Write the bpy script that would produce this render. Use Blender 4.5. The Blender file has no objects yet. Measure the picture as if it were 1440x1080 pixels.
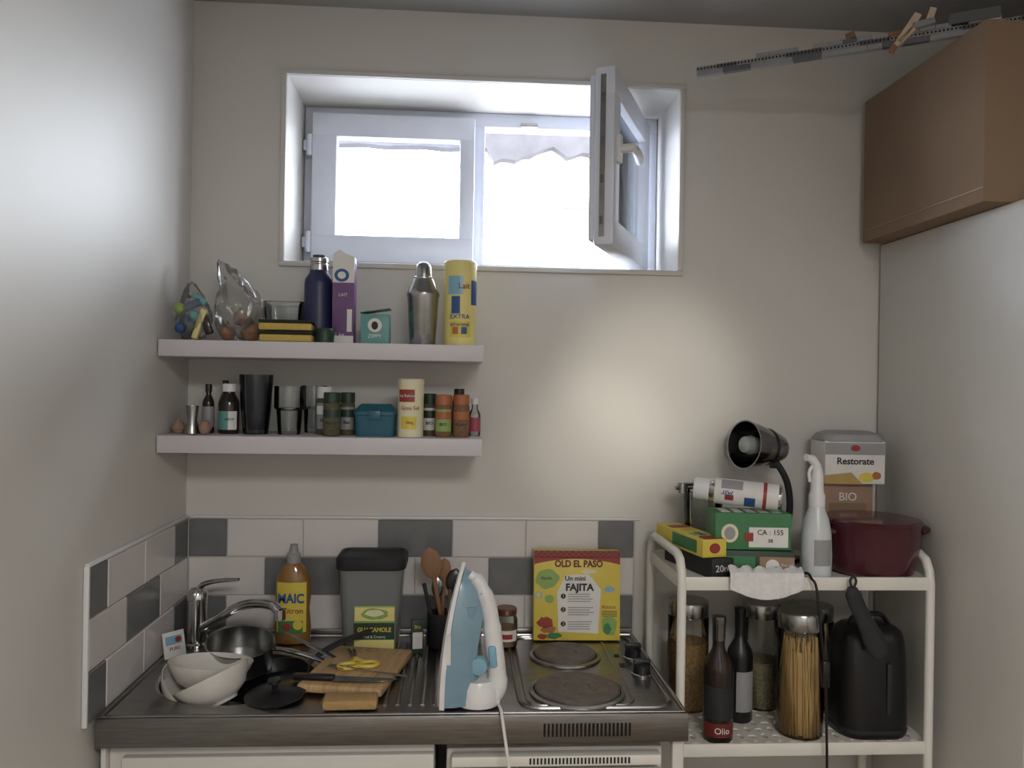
import bpy,bmesh,math,random
from mathutils import Vector,Matrix,noise
random.seed(4)
pi=math.pi
sc=bpy.context.scene
sc.view_settings.view_transform='Standard'
sc.view_settings.look='None'
sc.view_settings.exposure=0.0

# ---------------------------------------------------------------- materials
def lin(c):
    o=[]
    for v in c:
        v/=255.0
        o.append(v/12.92 if v<=.04045 else ((v+.055)/1.055)**2.4)
    return o
def mat(name,col,rough=.5,metal=0.,var=.06,scale=20,bump=0.,stretch=None,coat=0.,emis=0,spec=.5):
    m=bpy.data.materials.new(name);m.use_nodes=True
    nt=m.node_tree;b=nt.nodes['Principled BSDF'];L=nt.links
    tc=nt.nodes.new('ShaderNodeTexCoord');mp=nt.nodes.new('ShaderNodeMapping')
    if stretch: mp.inputs['Scale'].default_value=stretch
    nz=nt.nodes.new('ShaderNodeTexNoise');nz.inputs['Scale'].default_value=scale;nz.inputs['Detail'].default_value=4
    cr=nt.nodes.new('ShaderNodeValToRGB')
    c=lin(col)
    cr.color_ramp.elements[0].position=.3;cr.color_ramp.elements[1].position=.7
    cr.color_ramp.elements[0].color=[x*(1-var) for x in c]+[1]
    cr.color_ramp.elements[1].color=[min(1,x*(1+var)) for x in c]+[1]
    L.new(tc.outputs['Object'],mp.inputs['Vector']);L.new(mp.outputs[0],nz.inputs['Vector'])
    L.new(nz.outputs[0],cr.inputs[0]);L.new(cr.outputs[0],b.inputs['Base Color'])
    b.inputs['Roughness'].default_value=rough;b.inputs['Metallic'].default_value=metal
    b.inputs['Coat Weight'].default_value=coat
    b.inputs['Specular IOR Level'].default_value=spec
    if bump>0:
        bp=nt.nodes.new('ShaderNodeBump');bp.inputs['Strength'].default_value=bump;bp.inputs['Distance'].default_value=.01
        L.new(nz.outputs[0],bp.inputs['Height']);L.new(bp.outputs[0],b.inputs['Normal'])
    return m
def glass(name,tint,gl=.25,rough=.05,solid=0.,scol=None,noisy=True):
    m=bpy.data.materials.new(name);m.use_nodes=True;nt=m.node_tree;L=nt.links
    for n in list(nt.nodes): nt.nodes.remove(n)
    out=nt.nodes.new('ShaderNodeOutputMaterial');tr=nt.nodes.new('ShaderNodeBsdfTransparent');g=nt.nodes.new('ShaderNodeBsdfGlossy')
    tr.inputs[0].default_value=lin(tint)+[1];g.inputs['Roughness'].default_value=rough
    lw=nt.nodes.new('ShaderNodeLayerWeight');lw.inputs[0].default_value=gl
    mx=nt.nodes.new('ShaderNodeMixShader')
    L.new(lw.outputs['Fresnel'],mx.inputs[0]);L.new(tr.outputs[0],mx.inputs[1]);L.new(g.outputs[0],mx.inputs[2])
    last=mx
    if solid>0:
        df=nt.nodes.new('ShaderNodeBsdfDiffuse');df.inputs[0].default_value=lin(scol or tint)+[1]
        m2=nt.nodes.new('ShaderNodeMixShader')
        if noisy:
            nz=nt.nodes.new('ShaderNodeTexNoise');nz.inputs['Scale'].default_value=14
            ma=nt.nodes.new('ShaderNodeMath');ma.operation='MULTIPLY';ma.inputs[1].default_value=solid*2
            L.new(nz.outputs[0],ma.inputs[0]);L.new(ma.outputs[0],m2.inputs[0])
        else: m2.inputs[0].default_value=solid
        L.new(mx.outputs[0],m2.inputs[1]);L.new(df.outputs[0],m2.inputs[2]);last=m2
    L.new(last.outputs[0],out.inputs[0])
    return m
WALL=mat('wall_paint',(207,204,199),.5,var=.03,scale=2.2,bump=.02)
CEIL=mat('ceiling_paint',(158,157,156),.8,var=.03,scale=3)
WHITE=mat('white_plastic',(222,222,224),.35,var=.02)
UPVC=mat('window_upvc',(218,223,236),.3,var=.02)
SHELF=mat('shelf_laminate',(205,201,206),.45,var=.02,scale=8)
TILEW=mat('tile_white',(214,209,208),.18,var=.03,scale=9)
TILEG=mat('tile_grey',(112,113,115),.25,var=.06,scale=30)
GROUT=mat('grout',(190,186,180),.8)
STEEL=mat('brushed_steel',(150,148,146),.3,1.,var=.12,scale=14,stretch=(1,14,1))
STEELB=mat('brushed_steel_lip',(140,138,135),.34,1.,var=.15,scale=14,stretch=(1,1,14))
CHROME=mat('chrome',(200,200,200),.12,1.,var=.05)
CHROMED=mat('dark_chrome',(138,138,141),.12,1.,var=.1)
SATIN=mat('satin_steel',(165,165,164),.26,1.,var=.1,scale=30)
IRON_C=mat('cast_iron_plate',(122,114,110),.5,.55,var=.2,scale=40)
BLACK=mat('black_plastic',(24,24,27),.3,var=.2)
BLACKM=mat('black_matte',(38,38,42),.6,var=.2)
DARK=mat('dark_gap',(16,16,16),.9)
WOOD=mat('beech_wood',(190,156,114),.5,var=.22,scale=9,stretch=(9,1,1))
WOODD=mat('wood_spoon',(140,104,76),.6,var=.2,scale=12,stretch=(1,1,.2))
CARD=mat('cardboard',(139,117,97),.9,var=.06,scale=5,bump=.03,spec=.2)
CARDT=mat('cardboard_tape',(150,127,106),.5,var=.04)
CABW=mat('cabinet_white',(212,209,203),.4,var=.02)
FLOORM=mat('floor_laminate',(128,112,96),.4,var=.2,scale=6,stretch=(1,8,1))
CREAM=mat('cream_metal',(228,225,217),.35,var=.02)
GLASS=glass('clear_glass',(246,248,248),.32)
GLASSJ=glass('jar_glass',(240,242,238),.26)
SMOKE=glass('smoked_glass',(205,207,212),.3)
PLAST=glass('clear_bag',(240,240,240),.35,.15,.14,(210,205,200))
FROST=glass('translucent_tub',(226,228,228),.15,.3,.38,(172,175,175),False)
WINDG=glass('window_glass',(250,252,255),.08)
def M_(n,c,r=.45,**k):
    g=.3*c[0]+.59*c[1]+.11*c[2];c=tuple(v*.84+g*.16 for v in c)  # haze put into the colour: each tone is muted towards grey
    return mat(n,c,r,**k)
YEL=M_('pack_yellow',(222,197,62));YELP=M_('pack_pale_yellow',(228,213,124));RED=M_('pack_red',(162,48,42));DRED=M_('pack_dark_red',(118,36,34))
GRN=M_('pack_green',(58,128,76));LGRN=M_('pack_light_green',(138,172,80));DGRN=M_('dark_green',(34,62,46))
NAVY=M_('navy_bottle',(36,42,86),.4);PUR=M_('pack_purple',(110,68,126));PWHITE=M_('paper_white',(222,220,216),.6)
TEAL=M_('pack_teal',(92,156,152));TEALB=M_('tub_teal',(24,92,116),.35);ORG=M_('cap_orange',(178,98,54));SPICE=M_('spice_brown',(128,90,62),.8,var=.3,scale=200)
SPICEG=M_('spice_green',(88,84,58),.8,var=.3,scale=200);CRM=M_('can_cream',(226,219,180));INK=M_('ink_dark',(40,37,37),.6)
AMBER=M_('dish_soap_amber',(146,100,42),.15,coat=.5);BLUEL=M_('label_blue',(34,82,148));SKY=M_('light_blue',(125,178,203),.3)
MAROON=M_('maroon_enamel',(80,26,38),.25,coat=.3);SPONGE=M_('sponge_yellow',(202,170,78),.95,bump=.4,scale=90);SCRUB=M_('sponge_scrub',(40,42,36),.95,bump=.4,scale=120)
OLDSP=M_('old_sponge',(178,142,86),.95,bump=.4,scale=90);KRAFT=M_('kraft_paper',(160,126,104),.8)
LGREY=M_('lego_grey',(140,142,145),.35);LDG=M_('lego_dark_grey',(92,95,99),.35);LTAN=M_('lego_tan',(198,176,148),.35);LBR=M_('lego_brown',(135,90,66),.35)
OATS=M_('oats',(172,132,84),.9,var=.35,scale=160,bump=.3);RICE=M_('grain',(150,138,110),.9,var=.35,scale=160,bump=.3);PASTA=M_('spaghetti_dry',(208,166,102),.5)
BOWLW=M_('bowl_ceramic',(216,211,203),.25);GREYB=M_('iron_blue',(118,155,174),.25,coat=.4);IWHITE=M_('iron_white',(226,225,226),.25)
SPRAYP=M_('translucent_bottle',(205,210,214),.3);GOLD=M_('gold_print',(186,150,80));LGREYP=M_('grey_print',(150,150,152));ONION=M_('onion_skin',(146,104,76),.5)
BULB=M_('lamp_bulb_grey',(150,158,156),.3)
PINK=M_('pink_label',(176,70,92));COPPER=M_('copper',(150,105,82),.3,metal=.8);CLOTH=M_('white_cloth',(224,223,222),.95,bump=.1,scale=80);BROWNB=M_('brown_glass',(44,33,28),.15)

# ---------------------------------------------------------------- builder
def cr(pts,n=6):
    P=[Vector(p) for p in pts];P=[P[0]*2-P[1]]+P+[P[-1]*2-P[-2]];o=[]
    for i in range(1,len(P)-2):
        for k in range(n):
            t=k/n;a,b,c,d=P[i-1:i+3]
            o.append(.5*((2*b)+(c-a)*t+(2*a-5*b+4*c-d)*t*t+(3*b-a-3*c+d)*t**3))
    o.append(P[-2]);return o
def rrect(w,h,r,z=0,cx=0,cy=0,n=4):
    o=[]
    for (sx,sy,a0) in ((1,1,0),(-1,1,pi/2),(-1,-1,pi),(1,-1,1.5*pi)):
        for k in range(n+1):
            a=a0+k/n*pi/2
            o.append(Vector((cx+sx*(w/2-r)+r*math.cos(a),cy+sy*(h/2-r)+r*math.sin(a),z)))
    return o
def T(x,y,z): return Matrix.Translation((x,y,z))
def R(a,ax): return Matrix.Rotation(math.radians(a),4,ax)
FRONT=R(90,'X')
class B:
    def __init__(s,name): s.n=name;s.bm=bmesh.new();s.m=[];s.X=Matrix.Identity(4)
    def mi(s,m):
        if m not in s.m: s.m.append(m)
        return s.m.index(m)
    def V(s,p): return s.bm.verts.new(s.X@Vector(p))
    def F(s,vs,i):
        try: f=s.bm.faces.new(vs);f.material_index=i;f.smooth=True
        except ValueError: pass
    def merge(s,tb,m,M=None):
        i=s.mi(m);M=s.X@(M or Matrix.Identity(4));mp={}
        for v in tb.verts: mp[v]=s.bm.verts.new(M@v.co)
        for f in tb.faces: s.F([mp[v] for v in f.verts],i)
        tb.free()
    def box(s,c,d,m,bev=0,M=None,seg=2):
        tb=bmesh.new();bmesh.ops.create_cube(tb,size=1)
        for v in tb.verts: v.co=Vector((v.co.x*d[0],v.co.y*d[1],v.co.z*d[2]))
        if bev: bmesh.ops.bevel(tb,geom=list(tb.edges),offset=bev,segments=seg,affect='EDGES',profile=.5)
        s.merge(tb,m,T(*c)@(M or Matrix.Identity(4)))
    def loft(s,rings,m,cap0=True,cap1=True,closed=True):
        ms=m if isinstance(m,list) else [m]*(len(rings)-1)
        vr=[[s.V(p) for p in r] for r in rings];n=len(rings[0])
        for k in range(len(rings)-1):
            i=s.mi(ms[k])
            for j in range(n if closed else n-1):
                s.F([vr[k][j],vr[k][(j+1)%n],vr[k+1][(j+1)%n],vr[k+1][j]],i)
        if cap0: s.F(vr[0],s.mi(ms[0]))
        if cap1: s.F(vr[-1],s.mi(ms[-1]))
    def lathe(s,prof,m,c=(0,0,0),seg=28,M=None):
        ms=m if isinstance(m,list) else [m]*(len(prof)-1)
        M=T(*c)@(M or Matrix.Identity(4));vr=[]
        for r,z in prof:
            if r<1e-6: vr.append([s.V(M@Vector((0,0,z)))])
            else: vr.append([s.V(M@Vector((r*math.cos(2*pi*k/seg),r*math.sin(2*pi*k/seg),z))) for k in range(seg)])
        for k in range(len(prof)-1):
            i=s.mi(ms[k]);a,b=vr[k],vr[k+1]
            if len(a)==1 and len(b)==1: continue
            for j in range(seg):
                if len(a)==1: s.F([a[0],b[j],b[(j+1)%seg]],i)
                elif len(b)==1: s.F([a[j],a[(j+1)%seg],b[0]],i)
                else: s.F([a[j],a[(j+1)%seg],b[(j+1)%seg],b[j]],i)
    def tube(s,pts,r,m,seg=8,closed=False,flat=None):
        P=[Vector(p) for p in pts];n=len(P);rs=r if isinstance(r,(list,tuple)) else [r]*n
        rings=[];up=None
        for i in range(n):
            if closed: t=P[(i+1)%n]-P[i-1]
            else: t=P[min(i+1,n-1)]-P[max(i-1,0)]
            t.normalize()
            if up is None:
                up=Vector((0,0,1)) if abs(t.z)<.9 else Vector((0,1,0))
            up=(up-t*up.dot(t)).normalized();sd=t.cross(up)
            fu=flat if flat else 1
            rings.append([P[i]+(up*math.cos(2*pi*k/seg)*fu+sd*math.sin(2*pi*k/seg))*rs[i] for k in range(seg)])
        if closed: rings.append(rings[0]);s.loft(rings,m,False,False)
        else: s.loft(rings,m)
    def flat(s,pts,y,m,t=.0006):
        s.loft([[Vector((p[0],y,p[1])) for p in pts],[Vector((p[0],y-t,p[1])) for p in pts]],m)
    def rect(s,x0,x1,z0,z1,y,m,t=.0006): s.flat([(x0,z0),(x1,z0),(x1,z1),(x0,z1)],y,m,t)
    def blob(s,cx,cz,rx,rz,y,m,n=18,w=0.,t=.0008):
        s.flat([(cx+rx*math.cos(2*pi*k/n)*(1+w*random.uniform(-1,1)),cz+rz*math.sin(2*pi*k/n)*(1+w*random.uniform(-1,1))) for k in range(n)],y,m,t)
    def arc(s,r,z0,z1,a0,a1,m,n=10,t=.0006):
        rg=[]
        for k in range(n+1):
            a=math.radians(a0+(a1-a0)*k/n);sx,cy=math.sin(a),-math.cos(a)
            rg.append([Vector((r*sx,r*cy,z0)),Vector(((r+t)*sx,(r+t)*cy,z0)),Vector(((r+t)*sx,(r+t)*cy,z1)),Vector((r*sx,r*cy,z1))])
        s.loft(rg,m)
    def text(s,txt,size,m,x=0,z=0,y=0,M=None,wrap=None,ext=.0004,sx=1.,bold=0):
        cu=bpy.data.curves.new('t','FONT');cu.body=txt;cu.size=size;cu.extrude=ext;cu.align_x='CENTER';cu.align_y='CENTER';cu.offset=bold;cu.resolution_u=3
        o=bpy.data.objects.new('t',cu);bpy.context.collection.objects.link(o);bpy.context.view_layer.update()
        me=bpy.data.meshes.new_from_object(o.evaluated_get(bpy.context.evaluated_depsgraph_get()))
        tb=bmesh.new();tb.from_mesh(me);bpy.data.objects.remove(o);bpy.data.meshes.remove(me);bpy.data.curves.remove(cu)
        for v in tb.verts: v.co.x*=sx
        if wrap:
            for v in tb.verts:
                a=(v.co.x+x)/wrap;rr=wrap+v.co.z+.0009
                v.co=Vector((rr*math.sin(a),-rr*math.cos(a),v.co.y+z))
            s.merge(tb,m,M)
        else: s.merge(tb,m,M or (T(x,y-.0008,z)@FRONT))
    def done(s,loc=(0,0,0),rz=0,rot=None,ang=35,scale=1.,parent=None):
        bmesh.ops.recalc_face_normals(s.bm,faces=s.bm.faces)
        me=bpy.data.meshes.new(s.n);s.bm.to_mesh(me);s.bm.free()
        for m in s.m: me.materials.append(m)
        me.set_sharp_from_angle(angle=math.radians(ang))
        o=bpy.data.objects.new(s.n,me);bpy.context.collection.objects.link(o)
        o.location=loc;o.scale=(scale,)*3
        o.rotation_euler=[math.radians(a) for a in (rot or (0,0,rz))]
        if parent: o.parent=parent
        return o
def empty(n):
    o=bpy.data.objects.new(n,None);bpy.context.collection.objects.link(o);return o

# ---------------------------------------------------------------- room shell
XL,XR,YF,ZC=-.70,1.80,-4.2,2.555
WX0,WX1,WZ0,WZ1=-.458,.588,1.883,2.372
b=B('wall_back')
TH=.34
b.box(((XL+WX0)/2-.1,TH/2,ZC/2),(WX0-XL+.2,TH,ZC+.1),WALL)
b.box(((XR+WX1)/2+.05,TH/2,ZC/2),(XR-WX1+.1,TH,ZC+.1),WALL)
b.box(((WX0+WX1)/2,TH/2,WZ0/2-.025),(WX1-WX0,TH,WZ0+.05),WALL)
b.box(((WX0+WX1)/2,TH/2,(ZC+.05+WZ1)/2),(WX1-WX0,TH,ZC+.05-WZ1),WALL)
b.done()
b=B('wall_left');b.box((XL-.1,YF/2,ZC/2),(.2,-YF,ZC+.1),WALL);b.done()
b=B('wall_right');b.box((XR+.1,YF/2,ZC/2),(.2,-YF,ZC+.1),WALL);b.done()
b=B('wall_front');b.box((.55,YF-.1,ZC/2),(2.9,.2,ZC+.1),WALL);b.done()
b=B('floor');b.box((.55,YF/2,-.05),(2.9,-YF+.4,.1),FLOORM);b.done()
b=B('ceiling');b.box((.55,YF/2+.05,ZC+.05),(2.9,-YF+.5,.1),CEIL);b.done()
b=B('trim_1')
w=.014
b.box(((WX0+WX1)/2,-.005,WZ1+w/2),(WX1-WX0+2*w,.010,w),WALL,.003)
b.box(((WX0+WX1)/2,-.005,WZ0-w/2),(WX1-WX0+2*w,.010,w),WALL,.003)
b.box((WX0-w/2,-.005,(WZ0+WZ1)/2),(w,.010,WZ1-WZ0),WALL,.003)
b.box((WX1+w/2,-.005,(WZ0+WZ1)/2),(w,.010,WZ1-WZ0),WALL,.003)
b.done()

# window
b=B('window_1')
y0=.275;fd=.06
cx=(WX0+WX1)/2;czz=(WZ0+WZ1)/2
FR=.042
b.box((cx,y0,WZ1-FR/2),(WX1-WX0-.002,fd,FR),UPVC,.004)
b.box((cx,y0,WZ0+FR/2),(WX1-WX0-.002,fd,FR),UPVC,.004)
b.box((WX0+FR/2+.001,y0,czz),(FR,fd,WZ1-WZ0-2*FR+.004),UPVC,.004)
b.box((WX1-FR/2-.001,y0,czz),(FR,fd,WZ1-WZ0-2*FR+.004),UPVC,.004)
b.box((.050,y0,czz),(.04,fd,WZ1-WZ0-2*FR+.004),UPVC,.004)
sx0,sx1,sz0,sz1=-.43,.040,1.915,2.345
gx0,gx1,gz0,gz1=-.358,-.004,1.993,2.276
ys=y0-.045
b.box(((sx0+sx1)/2,ys,(sz1+gz1)/2),(sx1-sx0,.045,sz1-gz1),UPVC,.006)
b.box(((sx0+sx1)/2,ys,(sz0+gz0)/2),(sx1-sx0,.045,gz0-sz0),UPVC,.006)
b.box(((sx0+gx0)/2,ys,(gz0+gz1)/2),(gx0-sx0,.045,gz1-gz0+.012),UPVC,.006)
b.box(((sx1+gx1)/2,ys,(gz0+gz1)/2),(sx1-gx1,.045,gz1-gz0+.012),UPVC,.006)
b.box(((gx0+gx1)/2,ys+.005,(gz0+gz1)/2),(gx1-gx0,.006,gz1-gz0),WINDG)
for hz in (1.97,2.25):
    b.lathe([(0,0),(.008,0),(.008,.06),(0,.06)],UPVC,(-.437,ys-.02,hz-.03),12)
    b.box((-.445,ys-.012,hz),(.02,.01,.03),UPVC,.002)
b.box((.2,y0-.035,2.338),(.05,.01,.012),SATIN,.002)
b.done()
# open sash (hinged right, swung inwards)
b=B('window_2')
W,H,t,bw=.490,.435,.05,.068
b.box((-W/2,0,H-bw/2),(W,t,bw),UPVC,.006)
b.box((-W/2,0,bw/2),(W,t,bw),UPVC,.006)
b.box((-bw/2,0,H/2),(bw,t,H-2*bw+.012),UPVC,.006)
b.box((-W+bw/2,0,H/2),(bw,t,H-2*bw+.012),UPVC,.006)
b.box((-W/2,0,H/2),(W-2*bw,.006,H-2*bw),WINDG)
for (c_,d_) in (((-W+.022,.033,H/2),(.022,.016,H-.03)),((-W/2,.033,.025),(W-.03,.016,.022)),((-W/2,.033,H-.025),(W-.03,.016,.022))): b.box(c_,d_,UPVC,.003)
b.box((-W-.001,.004,H/2),(.003,.013,H-.04),SATIN)
for hz in (.06,.16,.25,.36): b.box((-W-.003,.004,hz),(.004,.008,.02),LDG,.001)
b.box((-W+.034,-.030,.24),(.028,.012,.07),WHITE,.004)
b.lathe([(0,0),(.011,0),(.011,.035),(0,.035)],WHITE,(-W+.034,-.032,.24),14,R(90,'X'))
b.tube(cr([(-W+.03,-.062,.24),(-W+.07,-.066,.24),(-W+.12,-.064,.236),(-W+.145,-.060,.232)],4),[.011]*10+[.010,.009,.008],WHITE,10)
b.done((.538,.236,1.912),67)

# outside: ragged eave and rail
EAVE=mat('eave_wood',(60,58,62),.9,var=.25,scale=10)
b=B('outside_roof_eave')
N=90;bot=[]
for k in range(N+1):
    x=-1.0+2.6*k/N
    z=2.482+.008*noise.noise(Vector((x*9,0,0)))
    if .10<x<.95: z+=-.034+.045*noise.noise(Vector((x*13,3,0)))
    if .30<x<.52: z+=.03
    bot.append((x,z))
b.loft([[Vector((x,1.0,z)),Vector((x,1.0,2.9)),Vector((x,1.06,2.9)),Vector((x,1.06,z))] for x,z in bot],EAVE)
b.done()
b=B('outside_rail');b.box((.56,1.3,2.32),(.26,.03,.010),LDG,.003);b.box((.58,1.3,2.33),(.03,.03,.04),LDG,.003);b.done()

# ---------------------------------------------------------------- tiles
TW,THT=.1965,.1;TZ=.908
def tiles(name,n_end,toworld,length):
    b=B(name);g=.003
    for row in range(3):
        z=TZ+THT*row+THT/2
        segs=[]
        if row!=1: segs=[(0,.5,1)]+[(.5+i,1.5+i,[0,0,1][i%3]) for i in range(6)]
        else: segs=[(i,i+1,[0,1,0][i%3]) for i in range(6)]
        for a,c,gr in segs:
            a*=TW;c=min(c*TW,length)
            if c-a<.01: continue
            cc,dd=toworld((a+c)/2,z,c-a-g,THT-g)
            b.box(cc,dd,TILEG if gr else TILEW,.0018,None,1)
    cc,dd=toworld(length/2,TZ+.15,length,.3,True);b.box(cc,dd,GROUT)
    return b
b=tiles('tile_backsplash',0,lambda s,z,w,h,g=False:((XL+.0105+s*(1.17/1.179),-.0035 if g else -.006,z),(w,.005 if g else .0085,h)),1.179)
b.box((-.09,-.006,TZ+.304),(1.175,.009,.006),WHITE,.001)
b.done()
b=tiles('side_tile_backsplash',0,lambda s,z,w,h,g=False:((XL+(.0035 if g else .006),-.011-s,z),(.005 if g else .0085,w,h)),.575)
b.box((XL+.006,-.589,TZ+.15),(.010,.006,.306),WHITE,.001)
b.box((XL+.006,-.298,TZ+.304),(.010,.58,.007),WHITE,.001)
b.done()

# ---------------------------------------------------------------- worktop
unit=empty('kitchenette_sink_unit')
CZ=.908;CX0,CX1,CYF=-.687,.478,-.552
SX,SY,SR=-.475,-.325,.165
b=B('worktop')
def top(x0,x1,y0_,y1_): b.box(((x0+x1)/2,(y0_+y1_)/2,CZ-.004),(x1-x0,y1_-y0_,.008),STEEL)
q=.185
top(CX0,CX1,SY+q,-.014);top(CX0,CX1,CYF,SY-q);top(CX0,SX-q,SY-q,SY+q);top(SX+q,CX1,SY-q,SY+q)
n=48;sq=[];ci=[]
for k in range(n):
    a=2*pi*k/n+pi/4;c_,s_=math.cos(a),math.sin(a);m_=max(abs(c_),abs(s_))
    sq.append(Vector((SX+q*c_/m_,SY+q*s_/m_,CZ)));ci.append((c_,s_))
def ring(r,z): return [Vector((SX+r*c,SY+r*s,z)) for c,s in ci]
b.loft([sq,ring(SR+.012,CZ),ring(SR+.008,CZ+.002),ring(SR,CZ-.002),ring(SR-.008,CZ-.02),ring(SR-.015,CZ-.1),ring(SR-.04,CZ-.14),ring(.03,CZ-.15),ring(.02,CZ-.155)],STEEL,False,True)
b.box(((CX0+CX1)/2,CYF-.004,CZ-.026),(CX1-CX0,.012,.058),STEELB,.003)
b.box((CX1-.004,CYF/2,CZ-.024),(.010,-CYF-.02,.05),STEELB,.003)
b.box((CX0+.004,CYF/2,CZ-.024),(.008,-CYF-.02,.04),STEELB,.002)
for (p,q2) in (((CX0+.006,CYF+.004),(CX1-.006,CYF+.004)),((CX1-.006,CYF+.004),(CX1-.006,-.03)),((CX0+.006,CYF+.004),(CX0+.006,-.03)),((CX0+.006,-.03),(CX1-.006,-.03))):
    b.tube([(p[0],p[1],CZ),(q2[0],q2[1],CZ)],.005,STEEL,8)
b.box((-.105,-.022,CZ+.006),(1.16,.012,.02),STEEL,.003)
for k in range(15):
    x=-.265+k*.0255
    b.tube([(x,-.50,CZ-.001),(x,-.47,CZ+.0015),(x,-.12,CZ+.0015),(x,-.09,CZ-.001)],.0045,STEEL,8)
fr=[Vector((v.x,v.y,CZ)) for v in rrect(.315,.475,.04,0,.298,-.285,6)]
b.tube(fr,.005,STEEL,8,True)
fr=[Vector((v.x,v.y,CZ)) for v in rrect(.225,.445,.03,0,.268,-.285,6)]
b.tube(fr,.003,STEEL,8,True)
for k in range(22):
    b.box((.185+k*.0082,CYF-.0105,CZ-.028),(.0038,.002,.026),DARK)
b.done(parent=unit)
b=B('base_cabinet')
b.box((-.355,-.27,.47),(.640,.5,.74),CABW,.002)
b.box((-.34,-.53,.465),(.61,.018,.72),CABW,.003)
b.box((-.355,-.26,.05),(.62,.44,.1),BLACKM)
b.lathe([(.006,0),(.006,.02),(.013,.022),(.013,.028),(0,.03)],SATIN,(-.08,-.539,.72),16,R(90,'X'))
b.box((.462,-.53,.43),(.022,.02,.84),CABW,.002);b.box((-.679,-.53,.43),(.010,.02,.84),CABW,.002)
b.done(parent=unit)

b=B('electric_hob')
for (x,y,r) in ((.272,-.205,.075),(.268,-.435,.092)):
    b.lathe([(r+.012,.0),(r+.011,.004),(r+.003,.006),(r+.001,.002)],SATIN,(x,y,CZ),48)
    b.lathe([(r,.0),(r,.010),(r-.004,.013),(.03,.013),(.026,.010),(0,.010)],IRON_C,(x,y,CZ),48)
    for rr in (.045,.06,.07): b.lathe([(rr-.0012,.0128),(rr,.0137),(rr+.0012,.0128)],IRON_C,(x,y,CZ),48)
for (x,y) in ((.437,-.215),(.433,-.33)):
    b.lathe([(.024,0),(.024,.003),(.021,.005)],SATIN,(x,y,CZ),24)
    b.lathe([(.020,0.003),(.019,.022),(.015,.026),(0,.026)],BLACK,(x,y,CZ),24)
    b.box((x,y,CZ+.029),(.040,.011,.012),BLACK,.003)
b.box((.40,-.27,CZ+.001),(.012,.02,.0015),INK);b.box((.40,-.2,CZ+.001),(.012,.012,.0015),INK)
b.done((0,0,.0006))

b=B('mini_fridge')
b.box((.215,-.26,.415),(.45,.48,.81),CABW,.006)
b.box((.215,-.515,.40),(.45,.035,.76),CABW,.012)
b.box((.215,-.52,.805),(.43,.03,.022),CREAM,.004)
for k in range(28): b.box((.16+k*.0075,-.536,.806),(.0035,.002,.012),INK)
b.box((.02,-.54,.6),(.015,.02,.2),LGREYP,.004)
for x in (.03,.40):
    b.lathe([(.015,.0),(.015,.012),(0,.012)],BLACK,(x,-.26,0),12)
b.done((0,0,.0))

# ---------------------------------------------------------------- wall shelves
def shelf(z0,z1,name='wall_shelf'):
    b=B(name);b.box(((XL+.002+.062)/2,-.116,(z0+z1)/2),(.758,.228,z1-z0),SHELF,.0015);return b.done()
U0=1.661;L0=1.437
shelf(1.622,U0);shelf(1.396,L0)
U=U0+.0006;L=L0+.0006

def bag(name,loc,s,seed,parts,mt=PLAST):
    b=B(name);tb=bmesh.new();bmesh.ops.create_icosphere(tb,subdivisions=4,radius=1)
    for v in tb.verts:
        p=v.co.copy();n=noise.noise(p*1.6+Vector((seed,0,0)))*.28+abs(noise.noise(p*4+Vector((0,seed,0))))*.22
        k=1-.55*max(0,p.z)
        q_=Vector((p.x*k*(1+n),p.y*k*(1+n),p.z*(1+n*.5)))
        v.co=Vector((q_.x*s[0]+max(0,p.z)**1.5*s[3],q_.y*s[1],max(0,(q_.z+1)*.5)*s[2]))
    b.merge(tb,mt)
    parts(b);return b.done(loc)
def p1(b):
    tb=bmesh.new();bmesh.ops.create_icosphere(tb,subdivisions=2,radius=.028)
    b.merge(tb,TEALB,T(-.008,-.01,.035)@Matrix.Diagonal((1,.8,1.1,1)))
    b.box((.0,-.02,.085),(.05,.02,.018),BLUEL,.004,R(-25,'Y'));b.box((.018,-.02,.10),(.040,.015,.014),TEAL,.004,R(35,'Y'))
    b.box((.022,-.03,.04),(.014,.014,.075),YELP,.003,R(18,'Y'))
    for k,(x,z) in enumerate(((-.022,.075),(.01,.06),(-.02,.03))):
        tb=bmesh.new();bmesh.ops.create_icosphere(tb,subdivisions=2,radius=.014);b.merge(tb,[LGRN,TEAL,BLUEL][k],T(x,-.035,z))
    b.box((.036,-.02,.04),(.018,.02,.05),BROWNB,.004,R(-20,'Y'))
bag('toy_bag',(-.641,-.15,U),(.042,.045,.14,-.01),3,p1)
def p2(b):
    for (x,y,z,r) in ((.03,-.01,.027,.026),(-.022,-.02,.022,.021),(.0,.01,.06,.02)):
        b.lathe([(0,-r),(r*.6,-r*.8),(r,-.1*r),(r*.75,r*.6),(.25*r,r*.95),(.12*r,r*1.35),(0,r*1.4)],ONION,(x,y,z),16)
bag('onion_bag',(-.538,-.13,U),(.055,.05,.20,-.05),9,p2)
b=B('glass_food_container')
b.loft([rrect(.08,.08,.012,0),rrect(.095,.095,.014,.10),rrect(.105,.105,.014,.105),rrect(.088,.088,.012,.104),rrect(.072,.072,.01,.006)],GLASS);b.done((-.440,-.065,U))
b=B('kitchen_sponge')
for k,(z,a,dx) in enumerate(((0,0,0),(.027,4,-.003))):
    M=T(dx,0,z)@R(a,'Z')
    b.box((0,0,0),(.122,.07,.017),SPONGE,.004,M@T(0,0,.0085));b.box((0,0,0),(.123,.071,.008),SCRUB,.003,M@T(0,0,.021))
b.done((-.408,-.185,U))
b=B('insulated_bottle')
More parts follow.
